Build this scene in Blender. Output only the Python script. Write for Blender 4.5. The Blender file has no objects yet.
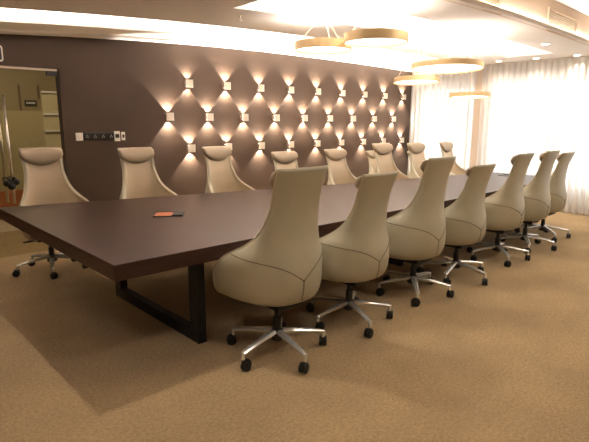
import bpy, bmesh, math, random
from math import sin, cos, pi, radians as R
from mathutils import Vector, Matrix
random.seed(7)
S = bpy.context.scene
COL = S.collection

# ------------------------------------------------------------ helpers
def lin(c):
    return tuple(((v/255)/12.92 if v/255 <= .04045 else ((v/255+.055)/1.055)**2.4) for v in c) + (1,)

def mat(name, rgb, rough=.6, metal=0, spec=.5, noise=None, bump=None, emit=None, sheen=0, coat=0):
    m = bpy.data.materials.new(name); m.use_nodes = True
    nt = m.node_tree; b = nt.nodes['Principled BSDF']
    c = lin(rgb)
    b.inputs['Base Color'].default_value = c
    b.inputs['Roughness'].default_value = rough
    b.inputs['Metallic'].default_value = metal
    b.inputs['Specular IOR Level'].default_value = spec
    if sheen: b.inputs['Sheen Weight'].default_value = sheen
    if coat: b.inputs['Coat Weight'].default_value = coat; b.inputs['Coat Roughness'].default_value = .2
    tc = nt.nodes.new('ShaderNodeTexCoord')
    if noise:                               # (scale, amount, stretch)
        mp = nt.nodes.new('ShaderNodeMapping'); mp.inputs['Scale'].default_value = noise[2] if len(noise) > 2 else (1, 1, 1)
        nt.links.new(tc.outputs['Object'], mp.inputs['Vector'])
        n = nt.nodes.new('ShaderNodeTexNoise'); n.inputs['Scale'].default_value = noise[0]; n.inputs['Detail'].default_value = 6
        nt.links.new(mp.outputs['Vector'], n.inputs['Vector'])
        r = nt.nodes.new('ShaderNodeValToRGB')
        a = noise[1]
        r.color_ramp.elements[0].position = .3; r.color_ramp.elements[1].position = .7
        r.color_ramp.elements[0].color = tuple(v*(1-a) for v in c[:3]) + (1,)
        r.color_ramp.elements[1].color = tuple(min(1, v*(1+a)) for v in c[:3]) + (1,)
        nt.links.new(n.outputs['Fac'], r.inputs['Fac']); nt.links.new(r.outputs['Color'], b.inputs['Base Color'])
    if bump:                                # (scale, strength, distance)
        n2 = nt.nodes.new('ShaderNodeTexNoise'); n2.inputs['Scale'].default_value = bump[0]; n2.inputs['Detail'].default_value = 4
        nt.links.new(tc.outputs['Object'], n2.inputs['Vector'])
        bp = nt.nodes.new('ShaderNodeBump'); bp.inputs['Strength'].default_value = bump[1]; bp.inputs['Distance'].default_value = bump[2]
        nt.links.new(n2.outputs['Fac'], bp.inputs['Height']); nt.links.new(bp.outputs['Normal'], b.inputs['Normal'])
    if emit:
        b.inputs['Emission Color'].default_value = lin(emit[0]); b.inputs['Emission Strength'].default_value = emit[1]
    return m

def add_box(bm, x0, x1, y0, y1, z0, z1, mx=None):
    vs = [bm.verts.new(Vector((x, y, z)) if mx is None else mx @ Vector((x, y, z))) for z in (z0, z1) for y in (y0, y1) for x in (x0, x1)]
    for f in ((0, 2, 3, 1), (4, 5, 7, 6), (0, 1, 5, 4), (2, 6, 7, 3), (0, 4, 6, 2), (1, 3, 7, 5)):
        bm.faces.new([vs[i] for i in f])
    return vs

def add_tube(bm, pts, r, n=10, closed=False, cap=True, rz=None):
    pts = [Vector(p) for p in pts]; N = len(pts); rings = []
    rr = r if isinstance(r, (list, tuple)) else [r]*N
    prev = None
    for i, p in enumerate(pts):
        a = pts[i-1] if (i > 0 or closed) else p
        b = pts[(i+1) % N] if (i < N-1 or closed) else p
        t = (b-a).normalized()
        if prev is None:
            up = Vector((0, 0, 1)) if abs(t.z) < .9 else Vector((1, 0, 0))
            e1 = t.cross(up).normalized()
        else:
            e1 = (prev - t*prev.dot(t)).normalized()
        prev = e1; e2 = t.cross(e1)
        rings.append([bm.verts.new(p + rr[i]*(cos(2*pi*k/n)*e1 + (rz or 1)*sin(2*pi*k/n)*e2)) for k in range(n)])
    for i in range(N if closed else N-1):
        A = rings[i]; B = rings[(i+1) % N]
        for k in range(n): bm.faces.new((A[k], A[(k+1) % n], B[(k+1) % n], B[k]))
    if cap and not closed:
        bm.faces.new(rings[0][::-1]); bm.faces.new(rings[-1])

def add_lathe(bm, prof, n=24, c=(0, 0, 0), mx=None):
    rings = []
    for r, z in prof:
        ring = []
        for k in range(n):
            v = Vector((c[0]+r*cos(2*pi*k/n), c[1]+r*sin(2*pi*k/n), c[2]+z))
            ring.append(bm.verts.new(mx @ v if mx else v))
        rings.append(ring)
    for A, B in zip(rings, rings[1:]):
        for k in range(n): bm.faces.new((A[k], A[(k+1) % n], B[(k+1) % n], B[k]))
    bm.faces.new(rings[0][::-1]); bm.faces.new(rings[-1])

def obj(name, bm, m, parent=None, smooth=False, bevel=0, loc=None):
    bmesh.ops.recalc_face_normals(bm, faces=bm.faces[:])
    me = bpy.data.meshes.new(name); bm.to_mesh(me); bm.free()
    for mm in (m if isinstance(m, (list, tuple)) else [m]): me.materials.append(mm)
    o = bpy.data.objects.new(name, me); COL.objects.link(o)
    if smooth:
        for p in me.polygons: p.use_smooth = True
    if bevel:
        md = o.modifiers.new('Bevel', 'BEVEL'); md.width = bevel; md.segments = 2; md.limit_method = 'ANGLE'
    if parent: o.parent = parent
    if loc: o.location = loc
    return o

def box(name, x0, x1, y0, y1, z0, z1, m, parent=None, bevel=0):
    bm = bmesh.new(); add_box(bm, x0, x1, y0, y1, z0, z1); return obj(name, bm, m, parent, bevel=bevel)

def tag(o, label=None, cat=None, group=None, kind=None):
    if label: o['label'] = label
    if cat: o['category'] = cat
    if group: o['group'] = group
    if kind: o['kind'] = kind
    return o

def empty(name, loc=(0, 0, 0), rz=0):
    o = bpy.data.objects.new(name, None); COL.objects.link(o)
    o.location = loc; o.rotation_euler = (0, 0, rz); o.empty_display_size = .1
    return o

def copy_tree(o, parent=None):
    c = o.copy(); COL.objects.link(c)
    if parent: c.parent = parent
    for ch in list(o.children): copy_tree(ch, c)
    return c

def struct(o, label=None): o['kind'] = 'structure'; return o

# ------------------------------------------------------------ materials
M = {}
M['leather'] = mat('beige leather', (174, 167, 144), .42, noise=(6, .04), bump=(180, .12, .002))
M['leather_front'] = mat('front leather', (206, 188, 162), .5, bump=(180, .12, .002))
M['leather_head'] = mat('headrest leather', (150, 134, 112), .5, bump=(180, .12, .002))
M['piping'] = mat('pale piping', (186, 174, 148), .5)
M['thread'] = mat('dark seam thread', (70, 58, 42), .7)
M['black'] = mat('black plastic', (14, 14, 15), .45)
M['steel_black'] = mat('black steel', (13, 13, 14), .5)
M['chrome'] = mat('polished aluminium', (236, 234, 230), .26, metal=.7)
M['carpet'] = mat('carpet', (178, 150, 108), .95, spec=.1, noise=(2.2, .10), bump=(110, 1, .02), sheen=.2)
M['wall'] = mat('brown wallcovering', (62, 47, 36), .62, spec=.3, noise=(3, .04), bump=(90, .25, .003))
M['ceil'] = mat('ceiling paint', (248, 244, 241), .9, spec=.2)
M['recess'] = mat('cove paint', (246, 240, 234), .9, spec=.2)
M['plain'] = mat('cream wall paint', (226, 208, 186), .85, spec=.2)
M['pillar'] = mat('pillar paint', (224, 208, 192), .85, spec=.2)
M['gold'] = mat('brushed brass', (228, 200, 152), .45, metal=.2)
M['disc'] = mat('pendant diffuser', (250, 240, 230), .6, emit=((255, 242, 228), 4))
M['added_uplight'] = mat('pendant added uplight', (250, 240, 230), .6, emit=((255, 242, 228), 11))  # added upward glow, strong enough to brighten the ceiling
M['bulb'] = mat('downlight lens', (250, 240, 230), .6, emit=((255, 238, 214), 14))
M['led'] = mat('led strip', (250, 240, 230), .6, emit=((255, 243, 232), 42))
M['wire'] = mat('pendant wire', (210, 190, 170), .5)
M['white'] = mat('white plastic', (225, 222, 214), .4)
M['sconce'] = mat('sconce face', (214, 206, 194), .5, noise=(60, .06))
M['sconce_side'] = mat('sconce body', (70, 54, 44), .5)
M['glassy'] = mat('dark sockets', (22, 20, 19), .35)
M['grille'] = mat('grille', (240, 224, 200), .5)
M['corr'] = mat('corridor wall', (132, 116, 82), .5, noise=(1.5, .06))
M['corr_seam'] = mat('corridor seam', (84, 66, 40), .6)
M['corr_panel'] = mat('corridor stone panel', (196, 182, 146), .3)
M['corr_light'] = mat('corridor lower panel', (168, 152, 114), .4)
M['corr_floor'] = mat('corridor floor', (200, 184, 160), .3)
M['orange'] = mat('orange wood', (170, 92, 48), .5, noise=(3, .12, (1, 1, 8)))
M['nickel'] = mat('satin steel', (225, 220, 210), .3, metal=.8)

# dark wood veneer for the table
def carpet_pile():
    nt = M['carpet'].node_tree; b = nt.nodes['Principled BSDF']; tc = [n for n in nt.nodes if n.type == 'TEX_COORD'][0]
    src = b.inputs['Base Color'].links[0].from_socket
    n = nt.nodes.new('ShaderNodeTexNoise'); n.inputs['Scale'].default_value = 55; n.inputs['Detail'].default_value = 5; n.inputs['Roughness'].default_value = .75
    r = nt.nodes.new('ShaderNodeValToRGB'); r.color_ramp.elements[0].position = .36; r.color_ramp.elements[1].position = .64
    r.color_ramp.elements[0].color = (.74, .72, .68, 1); r.color_ramp.elements[1].color = (1.2, 1.2, 1.2, 1)
    mx = nt.nodes.new('ShaderNodeMix'); mx.data_type = 'RGBA'; mx.blend_type = 'MULTIPLY'; mx.inputs[0].default_value = 1
    nt.links.new(tc.outputs['Object'], n.inputs['Vector']); nt.links.new(n.outputs['Fac'], r.inputs['Fac'])
    nt.links.new(src, mx.inputs[6]); nt.links.new(r.outputs['Color'], mx.inputs[7]); nt.links.new(mx.outputs[2], b.inputs['Base Color'])
carpet_pile()
def wood():
    m = mat('dark walnut veneer', (80, 54, 47), .36, spec=.26)
    nt = m.node_tree; b = nt.nodes['Principled BSDF']; tc = [n for n in nt.nodes if n.type == 'TEX_COORD'][0]
    mp = nt.nodes.new('ShaderNodeMapping'); mp.inputs['Scale'].default_value = (.6, 14, 8)
    n = nt.nodes.new('ShaderNodeTexNoise'); n.inputs['Scale'].default_value = 3; n.inputs['Detail'].default_value = 8
    r = nt.nodes.new('ShaderNodeValToRGB')
    r.color_ramp.elements[0].position = .25; r.color_ramp.elements[1].position = .75
    r.color_ramp.elements[0].color = lin((46, 29, 22)); r.color_ramp.elements[1].color = lin((60, 39, 31))
    nt.links.new(tc.outputs['Object'], mp.inputs['Vector']); nt.links.new(mp.outputs['Vector'], n.inputs['Vector'])
    nt.links.new(n.outputs['Fac'], r.inputs['Fac']); nt.links.new(r.outputs['Color'], b.inputs['Base Color'])
    return m
M['wood'] = wood()

def sheer():
    m = bpy.data.materials.new('sheer curtain'); m.use_nodes = True; nt = m.node_tree; nt.nodes.clear()
    out = nt.nodes.new('ShaderNodeOutputMaterial')
    d = nt.nodes.new('ShaderNodeBsdfDiffuse'); d.inputs['Color'].default_value = (.86, .82, .77, 1)
    t = nt.nodes.new('ShaderNodeBsdfTranslucent'); t.inputs['Color'].default_value = (.88, .86, .82, 1)
    tr = nt.nodes.new('ShaderNodeBsdfTransparent')
    a = nt.nodes.new('ShaderNodeMixShader'); a.inputs[0].default_value = .55
    b = nt.nodes.new('ShaderNodeMixShader'); b.inputs[0].default_value = .12
    nt.links.new(d.outputs[0], a.inputs[1]); nt.links.new(t.outputs[0], a.inputs[2])
    nt.links.new(a.outputs[0], b.inputs[1]); nt.links.new(tr.outputs[0], b.inputs[2])
    nt.links.new(b.outputs[0], out.inputs['Surface'])
    return m
M['sheer'] = sheer()

def pane_mat(name, tint, gl=.08):
    m = bpy.data.materials.new(name); m.use_nodes = True; nt = m.node_tree; nt.nodes.clear()
    out = nt.nodes.new('ShaderNodeOutputMaterial')
    tr = nt.nodes.new('ShaderNodeBsdfTransparent'); tr.inputs['Color'].default_value = tint
    g = nt.nodes.new('ShaderNodeBsdfGlossy'); g.inputs['Roughness'].default_value = .03
    a = nt.nodes.new('ShaderNodeMixShader'); a.inputs[0].default_value = gl
    nt.links.new(tr.outputs[0], a.inputs[1]); nt.links.new(g.outputs[0], a.inputs[2]); nt.links.new(a.outputs[0], out.inputs['Surface'])
    return m
M['pane'] = pane_mat('window glass', (.96, .97, .97, 1))
M['doorglass'] = pane_mat('door glass', (.90, .90, .84, 1), .05)

# ------------------------------------------------------------ room shell
ZC = 2.6; YW = 3.57; XR = 8.3; YB = -5.0; XL = -4.0; ZH = 3.0
struct(box('floor', XL, XR, YB, YW, -.1, 0, M['carpet']))
struct(box('floor_corridor', XL, 4.2, YW, 5.15, -.1, 0, M['carpet']))
struct(box('floor_corridor_tile', XL, 4.2, 5.15, 6.3, -.1, 0, M['corr_floor']))

DX0, DX1, DZ = -.35, .99, 2.13
bm = bmesh.new()
add_box(bm, DX1, XR+.2, YW, YW+.12, 0, ZC+.4)
add_box(bm, DX0, DX1, YW, YW+.12, DZ, ZC+.4)
add_box(bm, XL, DX0, YW, YW+.12, 0, ZC+.4)
struct(obj('wall_feature', bm, M['wall']))
struct(box('wall_left', XL-.1, XL, YB, 6.3, -.1, 3.2, M['plain']))
struct(box('wall_back', XL, XR, YB-.1, YB, -.1, 3.2, M['plain']))

# corridor beyond the glass door
YC = 6.2
bm = bmesh.new(); add_box(bm, XL, 4.2, YC, YC+.1, -.1, 3.2); add_box(bm, 4.2, 4.3, YW+.12, YC+.1, -.1, 3.2)
struct(obj('wall_corridor', bm, M['corr']))
struct(box('ceiling_corridor', XL, 4.2, YW+.12, YC, 2.7, 2.8, M['ceil']))
bm = bmesh.new(); add_box(bm, 1.235, 1.265, YC-.012, YC, 1.71, 2.1); add_box(bm, 1.515, 1.545, YC-.012, YC, 1.9, 2.1)
struct(obj('trim_corridor_seam', bm, M['corr_seam']))
struct(box('trim_corridor_base', XL, 4.2, YC-.03, YC, 0, .45, M['orange']))
bm = bmesh.new()
for a, b in ((1.67, 1.99), (1.40, 1.64), (.5, 1.37)): add_box(bm, 1.56, 3.0, YC-.04, YC, a, b)
o = obj('trim_corridor_panel', bm, M['corr_panel'], bevel=.004); struct(o)
struct(box('trim_corridor_wainscot', XL, 1.56, YC-.014, YC, .45, 1.70, M['corr_light']))
bm = bmesh.new()
for z in (1.99, 1.64, 1.37): add_box(bm, 1.56, 3.0, YC-.075, YC-.0, z, z+.028)
tp = obj('trim_corridor_ledge', bm, M['white']); struct(tp)

sg = empty('corridor_sign', (1.40, YC-.003, 1.825)); tag(sg, 'small black nameplate on the corridor wall seen through the glass door', 'sign')
box('plate', -.09, .09, -.015, 0, -.045, .045, M['black'], sg, .003)
bm = bmesh.new()
for k in range(7): add_box(bm, -.065+k*.019, -.052+k*.019, -.018, -.0155, -.012, .012)
obj('lettering', bm, M['white'], sg)

# window wall (+X)
W = [(2.15, 3.46), (-3.4, 1.93)]
bm = bmesh.new()
z0, z1 = .36, 2.27
add_box(bm, XR, XR+.2, YB, YW, -.1, z0); add_box(bm, XR, XR+.2, YB, YW, z1, 3.2)
add_box(bm, XR, XR+.2, W[0][1], YW, z0, z1); add_box(bm, XR, XR+.2, YB, W[1][0], z0, z1)
add_box(bm, XR-.12, XR+.2, W[1][1], W[0][0], z0, z1)
struct(obj('wall_right', bm, M['pillar']))
for i, (a, b) in enumerate(W):
    e = struct(empty('window_%d' % (i+1), (XR+.1, (a+b)/2, z0)))
    h = (b-a)/2; bm = bmesh.new(); fz = z1-z0
    add_box(bm, -.03, .03, -h, h, 0, .05); add_box(bm, -.03, .03, -h, h, fz-.05, fz)
    n = max(1, round((b-a)/1.3))
    for k in range(n+1):
        y = -h + 2*h*k/n; y = min(max(y, -h+.025), h-.025); add_box(bm, -.029, .029, y-.025, y+.025, .05, fz-.05)
    obj('window_frame', bm, M['white'], e)
    box('glass_pane', -.004, .004, -h+.01, h-.01, .01, fz-.01, M['pane'], e)

# the dropped ceiling is very gently arched along the room
def arch(x): x = max(x, -.5); return .04 - (.0082 if x < 4.9 else .003)*(x-4.9)**2
def bend(o):
    me = o.data; bm = bmesh.new(); bm.from_mesh(me)
    for k in range(46):
        x = -.75+.2*k
        bmesh.ops.bisect_plane(bm, geom=bm.verts[:]+bm.edges[:]+bm.faces[:], plane_co=(x, 0, 0), plane_no=(1, 0, 0))
    for v in bm.verts: v.co.z += arch(v.co.x)
    bm.to_mesh(me); bm.free(); return o
# ceiling: dropped slab with a long light slot near the feature wall and a tray over the table
SY0, SY1, SX0, SX1 = 2.18, 2.90, XL+.1, 7.55
TY0, TY1, TX0, TX1 = .52, 1.27, 1.80, 7.50
YE = -.10
bm = bmesh.new(); t = .05
def slab(x0, x1, y0, y1): add_box(bm, x0, x1, y0, y1, ZC, ZC+t)
slab(XL, XR, YE, TY0); slab(XL, TX0, TY0, TY1); slab(TX1, XR, TY0, TY1); slab(XL, XR, TY1, SY0)
slab(XL, SX0, SY0, SY1); slab(SX1, XR, SY0, SY1)
add_box(bm, XL, XR, SY1, YW, ZC, ZC+t)
struct(bend(obj('ceiling', bm, M['ceil'])))
bm = bmesh.new(); add_box(bm, XL, XR, YW-.20, YW, ZC-.025, ZC)
struct(bend(obj('trim_ceiling_edge', bm, M['ceil'])))
def recess(name, x0, x1, y0, y1, zt):
    e = .16; bm = bmesh.new()
    add_box(bm, x0-e, x1+e, y0-e, y1+e, zt, zt+.04)
    add_box(bm, x0-e-.03, x0-e, y0-e, y1+e, ZC+t, zt); add_box(bm, x1+e, x1+e+.03, y0-e, y1+e, ZC+t, zt)
    add_box(bm, x0-e, x1+e, y0-e-.03, y0-e, ZC+t, zt); add_box(bm, x0-e, x1+e, y1+e, y1+e+.03, ZC+t, zt)
    struct(bend(obj(name, bm, M['recess'])))
recess('ceiling_slot_recess', SX0, SX1, SY0, SY1, 2.80)
recess('ceiling_tray_recess', TX0, TX1, TY0, TY1, 2.84)
def led(x0, x1, y0, y1, z0, z1, lab):
    tag(bend(box('led_strip', x0, x1, y0, y1, z0, z1, M['led'])), lab, 'light')
led(SX0, SX1, SY0-.13, SY0-.10, ZC+t+.001, ZC+t+.02, 'glowing strip light along the room side of the ceiling slot by the brown wall')
led(SX0, SX1, SY1+.10, SY1+.13, ZC+t+.001, ZC+t+.02, 'glowing strip light along the wall side of the ceiling slot by the brown wall')
led(TX0, TX1, TY0-.12, TY0-.10, ZC+t+.001, ZC+t+.02, 'glowing strip light on the grille side of the ceiling tray above the table')
led(TX0, TX1, TY1+.10, TY1+.12, ZC+t+.001, ZC+t+.02, 'glowing strip light on the brown wall side of the ceiling tray above the table')
# bulkhead with air grilles, then the higher ceiling
struct(bend(box('trim_bulkhead', XL, XR, YE-.02, YE, ZC, ZH+.3, M['plain'])))
bm = bmesh.new(); add_box(bm, XL, XR, YE-.08, YE-.02, ZC, ZC+.025); add_box(bm, XL, XR, YE-.08, YE-.07, ZC+.025, ZC+.045)
struct(bend(obj('trim_bulkhead_ledge', bm, M['recess'])))
led(XL+.1, XR-.1, YE-.055, YE-.04, ZC+.026, ZC+.038, 'glowing strip light on the ledge below the air grilles')
struct(box('ceiling_high', XL, XR, YB, YE, ZH, ZH+.1, M['ceil']))

def grille(xa, xb, lab):
    e = empty('air_grille', ((xa+xb)/2, YE-.0215, 2.765)); tag(e, lab, 'air grille', 'air grilles on the ceiling bulkhead')
    w = (xb-xa)/2; h = .105; bm = bmesh.new()
    add_box(bm, -w-.03, w+.03, -.02, 0, h, h+.03); add_box(bm, -w-.03, w+.03, -.02, 0, -h-.03, -h)
    add_box(bm, -w-.03, -w, -.02, 0, -h, h); add_box(bm, w, w+.03, -.02, 0, -h, h)
    obj('grille_frame', bm, M['plain'], e)
    bm = bmesh.new()
    for k in range(9):
        z = -h + .012 + k*(2*h-.02)/8.5
        mx = Matrix.Translation((0, -.009, z)) @ Matrix.Rotation(R(60), 4, 'X')
        add_box(bm, -w, w, -.009, .009, -.0015, .0015, mx)
    obj('louvres', bm, M['grille'], e)
    box('grille_back', -w, w, -.001, .0, -h, h, M['grille'], e)
grille(5.46, 6.40, 'beige louvred air grille on the bulkhead at the upper right')
grille(3.1, 4.15, 'beige louvred air grille cut by the top edge of the photo')

# ------------------------------------------------------------ curtains
def curtain(y0, y1, lab, ph):
    bm = bmesh.new(); n = int((y1-y0)/.012); rows = []
    zs = (.02, .6, 1.2, 1.8, 2.4, 2.585)
    rnd = random.Random(int(ph*10)); jit = [rnd.uniform(-.4, .4) for _ in range(200)]
    for z in zs:
        row = []
        for i in range(n+1):
            y = y0+(y1-y0)*i/n; q = (y-y0)*2*pi/.105
            k = jit[int((y-y0)/.105) % 200]
            a = .040*(1+.4*k) if z < 2.5 else .03
            row.append(bm.verts.new((8.13 + a*sin(q+ph) + .008*sin(q*2.3+k*z), y - .022*sin(2*(q+ph)), z)))
        rows.append(row)
    for A, B in zip(rows, rows[1:]):
        for i in range(n): bm.faces.new((A[i], A[i+1], B[i+1], B[i]))
    o = obj('sheer_curtain', bm, M['sheer'], smooth=True)
    tag(o, lab, 'curtain', 'sheer curtains')
curtain(2.14, 3.54, 'white sheer curtain on the narrow window beside the brown wall', 1.3)
curtain(-3.6, 1.96, 'wide white sheer curtain on the window behind the near row of chairs', .4)
for a, b, lab in ((-3.6, 1.94, 'slim white curtain rail above the wide sheer curtain'), (2.2, 3.54, 'slim white curtain rail above the narrow sheer curtain')):
    tag(box('curtain_rail', 8.11, 8.15, a, b, 2.588, 2.607, M['white']), lab, 'curtain rail')

# ------------------------------------------------------------ glass door
d = struct(empty('door_1', (DX1, YW+.05, 0)))
w = DX1-DX0
box('glass_panel', -w+.012, -.012, -.006, .006, .012, DZ-.03, M['doorglass'], d)
bm = bmesh.new(); add_box(bm, -w, 0, -.02, .02, DZ-.022, DZ); obj('head_rail', bm, M['nickel'], d)
bm = bmesh.new(); add_box(bm, -.12, -.0, -.022, .022, DZ-.075, DZ-.023); obj('corner_hinge', bm, M['black'], d, bevel=.004)
bm = bmesh.new()
for yy in (-.06,):
    add_tube(bm, [(-.60, yy, .62), (-.60, yy, 1.82)], .014, 12)
    for z in (.75, 1.72): add_tube(bm, [(-.60, yy, z), (-.60, -.007, z)], .009, 8)
h = obj('pull_handle', bm, M['nickel'], d, smooth=True)
bm = bmesh.new()
add_tube(bm, [(-.64, .06, .62), (-.64, .06, 1.82)], .014, 12)
for z in (.75, 1.72): add_tube(bm, [(-.64, .06, z), (-.64, .007, z)], .009, 8)
obj('pull_handle', bm, M['nickel'], d, smooth=True)
# black cable lock hanging from the handle
lk = empty('cable_lock', (-.0+DX1-.62, YW+.05-.06, .86)); tag(lk, 'black knobbly lock hanging on the glass door handle', 'lock')
bm = bmesh.new()
for x, z, r in ((-.045, .0, .038), (.045, .01, .04), (0, -.035, .042), (-.02, .03, .024), (.03, .05, .02), (.0, -.005, .03)):
    add_lathe(bm, [(r*sin(pi*k/8)+.0005, r*.7*-cos(pi*k/8)) for k in range(9)], 12, (0, 0, 0), Matrix.Translation((x, -.035, z)) @ Matrix.Rotation(pi/2, 4, 'X'))
obj('lock_body', bm, M['black'], lk, smooth=True)
bm = bmesh.new()
add_tube(bm, [(-.02+.055*cos(a), -.0+.04*sin(a), .05+.02*sin(2*a)) for a in [2*pi*k/20 for k in range(20)]], .006, 8, closed=True)
add_tube(bm, [(-.07, -.02, .04), (-.045, -.03, .0)], .008, 8)
obj('lock_cable', bm, M['black'], lk, smooth=True)

# sign above the door, cut by the left edge
sg = empty('wall_sign', (.27, YW-.001, 2.25)); tag(sg, 'dark rounded sign with a white rim above the glass door', 'sign')
def rrect(bm, w, h, r, y0, y1):
    pts = []
    for cx, cz, a0 in ((w-r, h-r, 0), (-w+r, h-r, 90), (-w+r, -h+r, 180), (w-r, -h+r, 270)):
        for k in range(6): a = R(a0+18*k); pts.append((cx+r*cos(a), cz+r*sin(a)))
    A = [bm.verts.new((x, y0, z)) for x, z in pts]; B = [bm.verts.new((x, y1, z)) for x, z in pts]
    bm.faces.new(A); bm.faces.new(B[::-1]); n = len(pts)
    for i in range(n): bm.faces.new((A[i], A[(i+1) % n], B[(i+1) % n], B[i]))
bm = bmesh.new(); rrect(bm, .16, .085, .03, -.018, 0); obj('sign_rim', bm, M['white'], sg)
bm = bmesh.new(); rrect(bm, .145, .07, .022, -.022, -.0182); obj('sign_face', bm, M['black'], sg)

# switches and sockets
def plate(xc, w, h, m, lab, cat, kids):
    e = empty('wall_switch' if cat == 'switch' else 'socket_panel', (xc, YW-.0005, 1.355)); tag(e, lab, cat)
    box('cover_plate', -w/2, w/2, -.012, 0, -h/2, h/2, m, e, .003)
    kids(e)
def k1(e): box('rocker', -.022, .022, -.018, -.0125, -.024, .024, M['white'], e, .002)
def k2(e):
    for i in range(4):
        x = -.15+i*.10
        f = box('socket', x-.036, x+.036, -.0165, -.0125, -.036, .036, M['glassy'], e, .003)
        bm = bmesh.new()
        for dx, dz in ((-.012, -.008), (.012, -.008), (0, .012)): add_box(bm, x+dx-.004, x+dx+.004, -.018, -.0167, dz-.005, dz+.005)
        obj('pins', bm, M['nickel'], f)
def k3(e): box('control_screen', -.026, .026, -.016, -.0125, -.022, .028, M['glassy'], e, .002)
def k4(e): box('rocker', -.014, .014, -.017, -.0125, -.02, .02, M['glassy'], e, .002)
plate(1.165, .085, .095, M['white'], 'white square light switch left of the black socket panel', 'switch', k1)
plate(1.405, .385, .095, M['glassy'], 'long black panel of four sockets on the brown wall', 'socket panel', k2)
plate(1.635, .075, .125, M['white'], 'white wall control with a dark square, right of the black sockets', 'switch', k3)
plate(1.715, .05, .105, M['white'], 'narrow white wall switch, rightmost beside the black sockets', 'switch', k4)

# ------------------------------------------------------------ wall sconces
def spot(name, loc, rot, power, size, color, blend=.1, radius=.02, parent=None):
    l = bpy.data.lights.new(name, 'SPOT'); l.energy = power; l.spot_size = R(size); l.spot_blend = blend
    l.color = color; l.shadow_soft_size = radius
    o = bpy.data.objects.new(name, l); COL.objects.link(o); o.location = loc; o.rotation_euler = rot
    if parent: o.parent = parent
    return o
def make_sconce():
    e = empty('wall_sconce')
    bm = bmesh.new(); add_box(bm, -.047, .047, -.060, 0, -.034, .034)
    obj('housing', bm, M['sconce_side'], e)
    box('face_plate', -.056, .056, -.070, -.0605, -.053, .053, M['sconce'], e, .003)
    box('upper_lens', -.03, .03, -.055, -.012, .0342, .0355, M['bulb'], e); box('lower_lens', -.03, .03, -.055, -.012, -.0355, -.0342, M['bulb'], e)
    return e
sc0 = make_sconce()
SX, SS, SZ, SD = 2.70, .642, 2.062, .452
CLR = (1, .89, .76)
rowname = ['top', 'middle', 'bottom']
ordn = ['first', 'second', 'third', 'fourth', 'fifth', 'sixth', 'seventh', 'eighth', 'ninth']
first = True
for r_ in range(3):
    for i in range(9):
        e = sc0 if first else copy_tree(sc0); first = False
        x = SX + (i-(.5 if r_ == 1 else 0))*SS - .01; z = SZ - .005 - r_*SD + (.015 if r_ == 2 else 0)
        e.location = (x, YW-.0005, z)
        tag(e, 'square up-and-down wall light, %s from the left in the %s row' % (ordn[i], rowname[r_]), 'wall light', 'wall lights on the brown wall')
        for sgn in (1, -1):
            spot('sconce_lamp', (0, -.045, sgn*.037), (R(8) if sgn < 0 else pi-R(8), 0, 0), 34, 86, CLR, .10, .006, e)

# ------------------------------------------------------------ downlights
def make_down():
    e = empty('downlight')
    bm = bmesh.new(); add_lathe(bm, [(.062, 0), (.062, -.006), (.046, -.006)], 24); obj('trim_ring', bm, M['white'], e)
    bm = bmesh.new(); add_lathe(bm, [(.045, -.0065), (.045, -.009)], 24); obj('lens', bm, M['bulb'], e)
    return e
dn0 = make_down(); first = True
DL = [(2.89, .08, 'cut by the top edge of the photo'), (5.0, .20, 'on the grille side, halfway along the bright tray'),
      (6.5, .27, 'on the grille side, near the end of the bright tray'), (7.93, .31, 'on the grille side, nearest the curtains'),
      (7.86, .92, 'between tray end and curtains, right one of the pair'), (7.83, 1.55, 'between tray end and curtains, left one of the pair'),
      (2.86, 1.45, 'above the first pendant lamp'), (6.5, 1.60, 'above the third pendant lamp'),
      (.50, .42, 'above the near left corner of the table')]
for x, y, lab in DL:
    e = dn0 if first else copy_tree(dn0); first = False
    e.location = (x, y, ZC+arch(x)-.0005); tag(e, 'round recessed downlight ' + lab, 'downlight', 'ceiling downlights')
    spot('downlight_lamp', (0, 0, -.02), (0, 0, 0), 60 if x < 1 else 14, 130, (1, .91, .80), .6, .03, e)
for x, y in ((-1.4, -1.6), (.6, -1.9), (2.2, -1.3), (3.8, -1.9), (5.4, -1.3), (7.0, -1.9)):
    e = copy_tree(dn0)
    for c in list(e.children):
        if c.type == 'LIGHT': bpy.data.objects.remove(c)
    e.location = (x, y, ZH-.0005); tag(e, 'round downlight in the high ceiling on the camera side', 'downlight', 'high ceiling downlights')
    spot('downlight_lamp', (0, 0, -.02), (0, 0, 0), 86, 150, (1, .91, .77), .9, .25, e)

# sprinkler heads
bm = bmesh.new(); add_lathe(bm, [(.03, 0), (.03, -.006), (.012, -.01), (.012, -.03), (.005, -.032), (.005, -.05), (.022, -.052), (.022, -.056)], 14)
sp = obj('sprinkler_head', bm, M['nickel'], smooth=False)
for k, (x, y, lab) in enumerate(((.10, 1.64, 'small metal ceiling sprinkler at the upper left corner'), (2.05, 1.50, 'small metal ceiling sprinkler above the first wall lights'))):
    o = sp if k == 0 else sp.copy()
    if k: COL.objects.link(o)
    o.location = (x, y, ZC+arch(x)-.0005); tag(o, lab, 'sprinkler', 'ceiling sprinklers')

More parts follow.
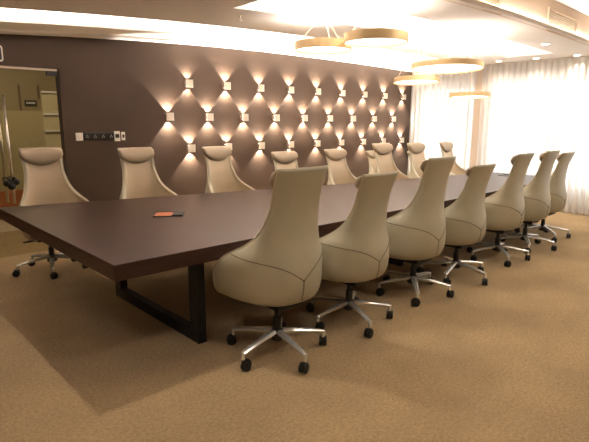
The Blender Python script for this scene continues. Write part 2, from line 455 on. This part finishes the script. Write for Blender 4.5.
# ------------------------------------------------------------ pendant lamps
def pendant(x, y, z, r, lab, h=.066):
    e = empty('pendant_lamp', (x, y, z)); tag(e, lab, 'pendant lamp', 'round pendant lamps over the table')
    bm = bmesh.new(); n = 64
    ro, ri = r, r-.008
    ring = [[bm.verts.new((a*cos(2*pi*k/n), a*sin(2*pi*k/n), zz)) for k in range(n)] for a, zz in ((ro, 0), (ro, h), (ri, h), (ri, 0))]
    for i in range(4):
        A = ring[i]; B = ring[(i+1) % 4]
        for k in range(n): bm.faces.new((A[k], A[(k+1) % n], B[(k+1) % n], B[k]))
    obj('brass_rim', bm, M['gold'], e, smooth=False)
    bm = bmesh.new(); add_lathe(bm, [(ri-.001, .030), (ri-.001, .022), (ri-.02, .018)], 64); obj('diffuser', bm, M['disc'], e)
    bm = bmesh.new(); add_lathe(bm, [(ri-.001, h-.012), (ri-.001, h-.006)], 64); obj('top_plate', bm, M['added_uplight'], e)  # plate glows upward as an added fill for the ceiling
    bm = bmesh.new(); top = ZC+arch(x)-z
    for k in range(3):
        a = 2*pi*k/3+.4; add_tube(bm, [(.86*r*cos(a), .86*r*sin(a), h-.006), (.05*cos(a), .05*sin(a), top-.02)], .0022, 6)
    obj('suspension_wires', bm, M['wire'], e)
    bm = bmesh.new(); add_lathe(bm, [(.06, top-.025), (.06, top-.0005)], 24); obj('ceiling_canopy', bm, M['white'], e)
F, PI_, YA, RO = 492.6, -.1983, .8147, .0032
CAM = Vector((-1.085, -2.62, 1.539))
PEND = [(2.86, 1.13, 2.275, .30, 'leftmost round brass pendant lamp, hanging before the brown wall'),
        (2.88, .46, 2.28, .305, 'large round brass pendant lamp, second from the left'),
        (4.75, .78, 2.195, .44, 'largest brass pendant lamp, third from the left in front of the curtain corner'),
        (5.08, 1.43, 2.085, .315, 'round brass pendant lamp at the corner of brown wall and curtain'),
        (6.35, 1.28, 1.92, .31, 'small round brass pendant lamp hanging lowest before the curtain')]
for k, (x, y, z, r, lab) in enumerate(PEND):
    pendant(x, y, z, r, lab, .066 if k > 1 else .085)
    if k > 1: bpy.data.objects['pendant_lamp.%03d' % k].rotation_euler = (R(-1.7), R(1.7), 0)

# ------------------------------------------------------------ conference table
tb = empty('conference_table', (0, 0, 0)); tag(tb, 'long dark walnut conference table on black steel frames', 'table')
poly = [(0, 0), (6.75, -.09), (6.75, 1.0), (3.5, 1.66), (0, 2.56)]
bm = bmesh.new()
A = [bm.verts.new((x, y, .65)) for x, y in poly]; B = [bm.verts.new((x, y, .75)) for x, y in poly]
bm.faces.new(A[::-1]); bm.faces.new(B)
for i in range(5): bm.faces.new((A[i], A[(i+1) % 5], B[(i+1) % 5], B[i]))
obj('tabletop', bm, M['wood'], tb, bevel=.004)
def frame(x, y0, y1):
    bm = bmesh.new(); w = .065
    add_box(bm, x, x+w, y0, y1, 0, .085); add_box(bm, x, x+w, y0, y1, .575, .65)
    add_box(bm, x, x+w, y0, y0+.11, .085, .575); add_box(bm, x, x+w, y1-.11, y1, .085, .575)
    obj('leg_frame', bm, M['steel_black'], tb, bevel=.003)
frame(.645, .19, 1.56); frame(3.3, .35, 1.35); frame(6.2, .3, .85)
def hatch(x, y, w, dd, a, op):
    mx = Matrix.Translation((x, y, .75)) @ Matrix.Rotation(a, 4, 'Z')
    bm = bmesh.new()
    add_box(bm, -w, w, -dd, -dd+.008, .0005, .006, mx); add_box(bm, -w, w, dd-.008, dd, .0005, .006, mx)
    add_box(bm, -w, -w+.008, -dd+.008, dd-.008, .0005, .006, mx); add_box(bm, w-.008, w, -dd+.008, dd-.008, .0005, .006, mx)
    f = obj('cable_hatch', bm, M['steel_black'], tb)
    bm = bmesh.new(); add_box(bm, -w+.008, w*.25, -dd+.008, dd-.008, .0005, .004, mx); obj('hatch_lining', bm, M['orange'] if op else M['black'], f)
    bm = bmesh.new(); add_box(bm, w*.25, w-.008, -dd+.008, dd-.008, .0005, .012, mx); obj('hatch_sockets', bm, M['black'], f)
hatch(1.005, 1.18, .125, .105, R(-35), True)
hatch(6.43, .60, .13, .10, 0, False)

# ------------------------------------------------------------ chair
def interp(z, keys, vals):
    if z <= keys[0]: return vals[0]
    for i in range(len(keys)-1):
        if z <= keys[i+1]:
            t = (z-keys[i])/(keys[i+1]-keys[i])
            p0 = vals[max(i-1, 0)]; p1 = vals[i]; p2 = vals[i+1]; p3 = vals[min(i+2, len(vals)-1)]
            h0 = keys[i]-keys[max(i-1, 0)] or (keys[i+1]-keys[i]); h1 = keys[i+1]-keys[i]; h2 = (keys[min(i+2, len(keys)-1)]-keys[i+1]) or h1
            s0 = (p1-p0)/h0 if i else (p2-p1)/h1; s1 = (p2-p1)/h1; s2 = (p3-p2)/h2 if i+2 < len(keys) else s1
            def lim(a, b): return 0 if a*b <= 0 else 2*a*b/(a+b)
            m1 = lim(s0, s1); m2 = lim(s1, s2)
            t2, t3 = t*t, t*t*t
            return (2*t3-3*t2+1)*p1+(t3-2*t2+t)*h1*m1+(-2*t3+3*t2)*p2+(t3-t2)*h1*m2
    return vals[-1]
KZ = [.375, .390, .425, .475, .54, .60, .65, .69, .74, .80, .88, 1.00, 1.20]
KW = [.265, .305, .338, 350e-3, .354, .354, .345, .322, .280, .242, .214, .194, .200]
KY = [-.19, -.225, -.245, -.258, -.262, -.256, -.244, -.234, -.222, -.213, -.210, -.224, -.285]
KD = [.42, .47, .505, .52, .52, .475, .40, .32, .22, .135, .078, .046, .036]
ZB, ZT = KZ[0], KZ[-1]
def shell(z, u, off=0.0):
    w = interp(z, KZ, KW) - off; yb = interp(z, KZ, KY) + off; dd = interp(z, KZ, KD) - off*.6
    a = u*pi/2; s = sin(a); c = cos(a)
    x = w*(abs(s)**.82)*(1 if s >= 0 else -1)
    y = yb + dd*(1-abs(c)**.82)
    return Vector((x, y, z))
def make_chair():
    root = empty('office_chair')
    # upholstered shell
    bm = bmesh.new(); NU, NV = 40, 44; TH = .032
    def grid(off, zt):
        g = []
        for j in range(NV+1):
            z = ZB + (zt-ZB)*j/NV
            g.append([bm.verts.new(shell(z, -1+2*i/NU, off)) for i in range(NU+1)])
        return g
    O = grid(0, ZT); I = grid(TH, ZT-.004)
    for j in range(NV):
        for i in range(NU):
            bm.faces.new((O[j][i], O[j][i+1], O[j+1][i+1], O[j+1][i])); bm.faces.new((I[j][i+1], I[j][i], I[j+1][i], I[j+1][i+1]))
    for j in range(NV):
        bm.faces.new((O[j][0], O[j+1][0], I[j+1][0], I[j][0])); bm.faces.new((O[j][NU], I[j][NU], I[j+1][NU], O[j+1][NU]))
    for i in range(NU):
        bm.faces.new((O[NV][i], O[NV][i+1], I[NV][i+1], I[NV][i])); bm.faces.new((O[0][i+1], O[0][i], I[0][i], I[0][i+1]))
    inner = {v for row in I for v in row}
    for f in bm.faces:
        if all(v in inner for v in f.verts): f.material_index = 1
    obj('back_shell', bm, [M['leather'], M['leather_front']], root, smooth=True)
    # bottom pan closing the bucket
    bm = bmesh.new(); ring = [bm.verts.new(shell(ZB+.004, -1+2*i/NU, .006)) for i in range(NU+1)]
    ring2 = [bm.verts.new(shell(ZB, -1+2*i/NU, .03) + Vector((0, 0, -.012))) for i in range(NU+1)]
    for i in range(NU): bm.faces.new((ring[i], ring[i+1], ring2[i+1], ring2[i]))
    bm.faces.new((ring[NU], ring[0], ring2[0], ring2[NU])); bm.faces.new(ring2); bm.faces.new(ring[::-1])
    obj('seat_pan', bm, M['black'], root)
    # seat cushion
    bm = bmesh.new(); n = 40; rings = []
    for r, z in ((.80, .418), (.97, .44), (1.0, .468), (.97, .492), (.86, .506), (.5, .512)):
        rr = []
        for k in range(n):
            a = 2*pi*k/n; cx = abs(cos(a))**.55*(1 if cos(a) >= 0 else -1); cy = abs(sin(a))**.55*(1 if sin(a) >= 0 else -1)
            rr.append(bm.verts.new((.272*r*cx*(1 if cy > -.2 else .93), .045+.235*r*cy, z)))
        rings.append(rr)
    for A_, B_ in zip(rings, rings[1:]):
        for k in range(n): bm.faces.new((A_[k], A_[(k+1) % n], B_[(k+1) % n], B_[k]))
    bm.faces.new(rings[0][::-1]); bm.faces.new(rings[-1])
    obj('seat_cushion', bm, M['leather'], root, smooth=True)
    # head pillow: a half-moon roll over the top front
    bm = bmesh.new(); n, mseg = 24, 16; hw = .213; rings = []
    for i in range(n+1):
        u = -1+2*i/n; x = hw*u
        zt = ZT+.001-.012*abs(u)**3; zb = zt-.065-.105*(1-u*u)**.8
        yb = shell(ZT-.05, max(-1, min(1, u*.95)), .030).y
        e = 1 if abs(u) < .93 else max(.35, math.sqrt(max(0, 1-((abs(u)-.93)/.07)**2)))
        cz = (zt+zb)/2; hz = (zt-zb)/2*(.9+.1*e); ring = []
        for k in range(mseg):
            a = 2*pi*k/mseg
            py = cos(a); pz = sin(a)
            zz = cz + hz*(abs(pz)**.8)*(1 if pz >= 0 else -1)
            y = shell(min(zz, ZT), max(-1, min(1, u*.95)), .030).y + (.050*e*py if py > 0 else .012*e*py)
            ring.append(bm.verts.new((x, y, zz)))
        rings.append(ring)
    for A_, B_ in zip(rings, rings[1:]):
        for k in range(mseg): bm.faces.new((A_[k], A_[(k+1) % mseg], B_[(k+1) % mseg], B_[k]))
    bm.faces.new(rings[0][::-1]); bm.faces.new(rings[-1])
    o = obj('head_pillow', bm, M['leather_head'], root, smooth=True)
    # piping along the free edge
    bm = bmesh.new(); pts = []
    for j in range(60): pts.append(shell(ZB+.02+(ZT-ZB-.02)*j/59, -1, -.001))
    for i in range(1, 24): pts.append(shell(ZT+.001, -1+2*i/24, .006))
    for j in range(59, -1, -1): pts.append(shell(ZB+.02+(ZT-ZB-.02)*j/59, 1, -.001))
    add_tube(bm, pts, .0045, 6); obj('piping', bm, M['piping'], root, smooth=True)
    # seams on the back: two arcs meeting low in the middle and a stitched line down
    bm = bmesh.new()
    for sg in (-1, 1):
        pts = []
        for k in range(31):
            t = k/30; u = sg*(.98*(1-t)); z = .535 + .105*(1-math.exp(-6*abs(u))) + .045*abs(u)
            pts.append(shell(z, u, -.0008))
        add_tube(bm, pts, .0022, 5)
    obj('seam', bm, M['thread'], root)
    bm = bmesh.new()
    for k in range(9):
        z = .532-.0145*k; p = shell(z, 0, -.002); add_box(bm, p.x-.0035, p.x+.0035, p.y-.002, p.y+.003, z-.0035, z+.0035)
    obj('stitching', bm, M['thread'], root)
    # mechanism and gas lift
    bm = bmesh.new(); add_box(bm, -.11, .11, -.13, .13, .325, .361)
    add_tube(bm, [(.10, .04, .343), (.30, .05, .345)], .009, 8); add_box(bm, .27, .33, .035, .065, .339, .351)
    obj('tilt_mechanism', bm, M['black'], root, bevel=.01)
    bm = bmesh.new(); add_lathe(bm, [(.027, .12), (.027, .25), (.018, .252), (.018, .34)], 18); obj('gas_lift', bm, M['black'], root, smooth=False)
    bm = bmesh.new(); add_lathe(bm, [(.038, .095), (.05, .105), (.05, .15), (.04, .166), (.03, .168)], 20); obj('hub', bm, M['black'], root)
    # five legs, each with its caster
    for k in range(5):
        ang = 2*pi*k/5 + R(90)
        mx = Matrix.Rotation(ang, 4, 'Z')
        bm = bmesh.new(); prof = []
        N = 8
        for i in range(N+1):
            t = i/N; x = .035 + .300*t; z = .152 - .040*t + .004*sin(pi*t)
            wv = .030*(1-t)+.019*t; hh = .018*(1-t)+.011*t
            prof.append([bm.verts.new(mx @ Vector((x, s*wv*q, z+v*hh))) for s, v, q in ((-1, -1, .6), (1, -1, .6), (1, .2, 1), (.45, 1, 1), (-.45, 1, 1), (-1, .2, 1))])
        for A_, B_ in zip(prof, prof[1:]):
            for q in range(6): bm.faces.new((A_[q], A_[(q+1) % 6], B_[(q+1) % 6], B_[q]))
        bm.faces.new(prof[0][::-1]); bm.faces.new(prof[-1])
        add_lathe(bm, [(.014, .072), (.014, .105), (.011, .118)], 12, tuple(mx @ Vector((.330, 0, 0))))
        lg = obj('base_leg', bm, M['chrome'], root, bevel=.002)
        bm = bmesh.new(); ca = ang + [0.6, 2.2, -1.0, 1.3, -.4][k]
        c = mx @ Vector((.330, 0, 0)); off = Vector((cos(ca), sin(ca), 0))*.018; side = Vector((-sin(ca), cos(ca), 0))
        rot = Matrix.Rotation(ca, 4, 'Z') @ Matrix.Rotation(pi/2, 4, 'X')
        for s in (-1, 1):
            mm = Matrix.Translation(c + off + side*(s*.014) + Vector((0, 0, .0345))) @ rot
            add_lathe(bm, [(.027, -.012), (.034, -.008), (.034, .008), (.027, .012)], 18, (0, 0, 0), mm)
        mm = Matrix.Translation(c+off*.6) @ Matrix.Rotation(ca, 4, 'Z')
        add_box(bm, -.024, .024, -.0018, .0018, .03, .075, mm)
        obj('caster', bm, M['black'], lg)
    return root
UPPER = ('back_shell', 'seat_pan', 'seat_cushion', 'head_pillow', 'piping', 'seam', 'stitching', 'tilt_mechanism')
ch0 = make_chair(); used = [False]
def put_chair(x, y, rz, dz, base_rot, label, group, off=(0, 0)):
    e = ch0 if not used[0] else copy_tree(ch0)
    if not used[0]:
        pass
    used[0] = True
    e.location = (x, y, 0); e.rotation_euler = (0, 0, rz)
    for c in e.children:
        nm = c.name.split('.')[0]
        if nm in UPPER:
            k = (1.20+dz-.37)/(1.20-.37); c.scale.z = k; c.location.z = .37*(1-k)
        else: c.rotation_euler.z = base_rot; c.location.x, c.location.y = off
    tag(e, label, 'chair', group); return e
near = [(1.035, -.22, -.07, .065, .53, 'high-backed beige leather swivel chair nearest the camera, seen from behind'),
        (1.772, -.24, 0, -.015, .25, 'beige swivel chair in the near row, second from the left, back towards the camera'),
        (2.64, -.22, -.03, .055, -.2, 'beige swivel chair in the near row, third from the left, back towards the camera'),
        (3.41, -.22, -.05, -.05, .59, 'beige swivel chair in the near row, middle one of the seven'),
        (4.38, -.20, 0, .015, -.12, 'beige swivel chair in the near row, third from the curtain end'),
        (5.15, -.20, 0, .015, -.4, 'beige swivel chair in the near row, second from the curtain end'),
        (5.91, -.13, 0, -.035, -.1, 'beige swivel chair at the curtain end of the near row')]
for k, a in enumerate(near): put_chair(*a, 'chairs in the near row, backs to the camera', [(-.055, -.05), (-.02, 0), (.03, 0)][k] if k < 3 else (0, -.02))
far = [(.56, 2.80, pi-.0, .06, -.31, 'beige swivel chair across the table in front of the glass door'),
       (1.50, 2.56, pi-.02, .04, .2, 'beige swivel chair across the table below the socket panel'),
       (2.50, 2.38, pi+.04, .03, .6, 'beige swivel chair across the table, first one before the glowing wall lights'),
       (3.33, 2.05, pi-.05, -.05, .5, 'beige swivel chair across the table, its back mostly hidden by the nearest chair'),
       (4.18, 1.90, pi, -.04, .9, 'beige swivel chair across the table, between the first and second near chairs'),
       (5.10, 1.78, pi-.06, .02, .1, 'beige swivel chair across the table, between the second and third near chairs'),
       (5.84, 1.66, pi-.02, .01, .3, 'beige swivel chair across the table in front of the end of the brown wall'),
       (6.66, 1.58, pi+.10, .01, .7, 'beige swivel chair across the table in front of the narrow curtained window')]
for k, a in enumerate(far): put_chair(*a, 'chairs in the far row, facing the camera', (.07, .04) if k == 0 else (0, 0))
for a in ((6.0, 2.62, pi+.1, -.16, .5, 'low beige chair behind the far row, its edge beside the sixth headrest'),
          (7.02, 2.45, pi+.1, -.20, .5, 'low beige chair by the curtain, its corner right of the seventh headrest')):
    put_chair(*a, 'low chairs behind the far row')

# ------------------------------------------------------------ light and camera
def area(name, loc, rot, sx, sy, power, color):
    l = bpy.data.lights.new(name, 'AREA'); l.shape = 'RECTANGLE'; l.size = sx; l.size_y = sy; l.energy = power; l.color = color
    o = bpy.data.objects.new(name, l); COL.objects.link(o); o.location = loc; o.rotation_euler = rot; return o
# corridor ceiling lamp beyond the door
l = bpy.data.lights.new('corridor_lamp', 'AREA'); l.shape = 'RECTANGLE'; l.size = 1.5; l.size_y = .4; l.energy = 26; l.color = (1, .85, .62)
o = bpy.data.objects.new('corridor_lamp', l); COL.objects.link(o); o.location = (1.0, 5.0, 2.68)

w = bpy.data.worlds.new('World'); S.world = w; w.use_nodes = True
bg = w.node_tree.nodes['Background']; bg.inputs['Color'].default_value = (.95, .97, 1, 1); bg.inputs['Strength'].default_value = 4.0

cam = bpy.data.cameras.new('Camera'); co = bpy.data.objects.new('Camera', cam); COL.objects.link(co)
cam.sensor_fit = 'HORIZONTAL'; cam.sensor_width = 36; cam.lens = F*36/589; cam.clip_start = .05
fw = Vector((cos(PI_)*cos(YA), cos(PI_)*sin(YA), sin(PI_))); r = Vector((sin(YA), -cos(YA), 0)); u = r.cross(fw)
r2 = cos(RO)*r + sin(RO)*u; u2 = -sin(RO)*r + cos(RO)*u
m3 = Matrix((r2, u2, -fw)).transposed()
co.matrix_world = Matrix.Translation(CAM) @ m3.to_4x4()
S.camera = co
S.view_settings.view_transform = 'Standard'; S.view_settings.look = 'None'; S.view_settings.gamma = 1
S.view_settings.use_curve_mapping = False
S.view_settings.exposure = 0.16
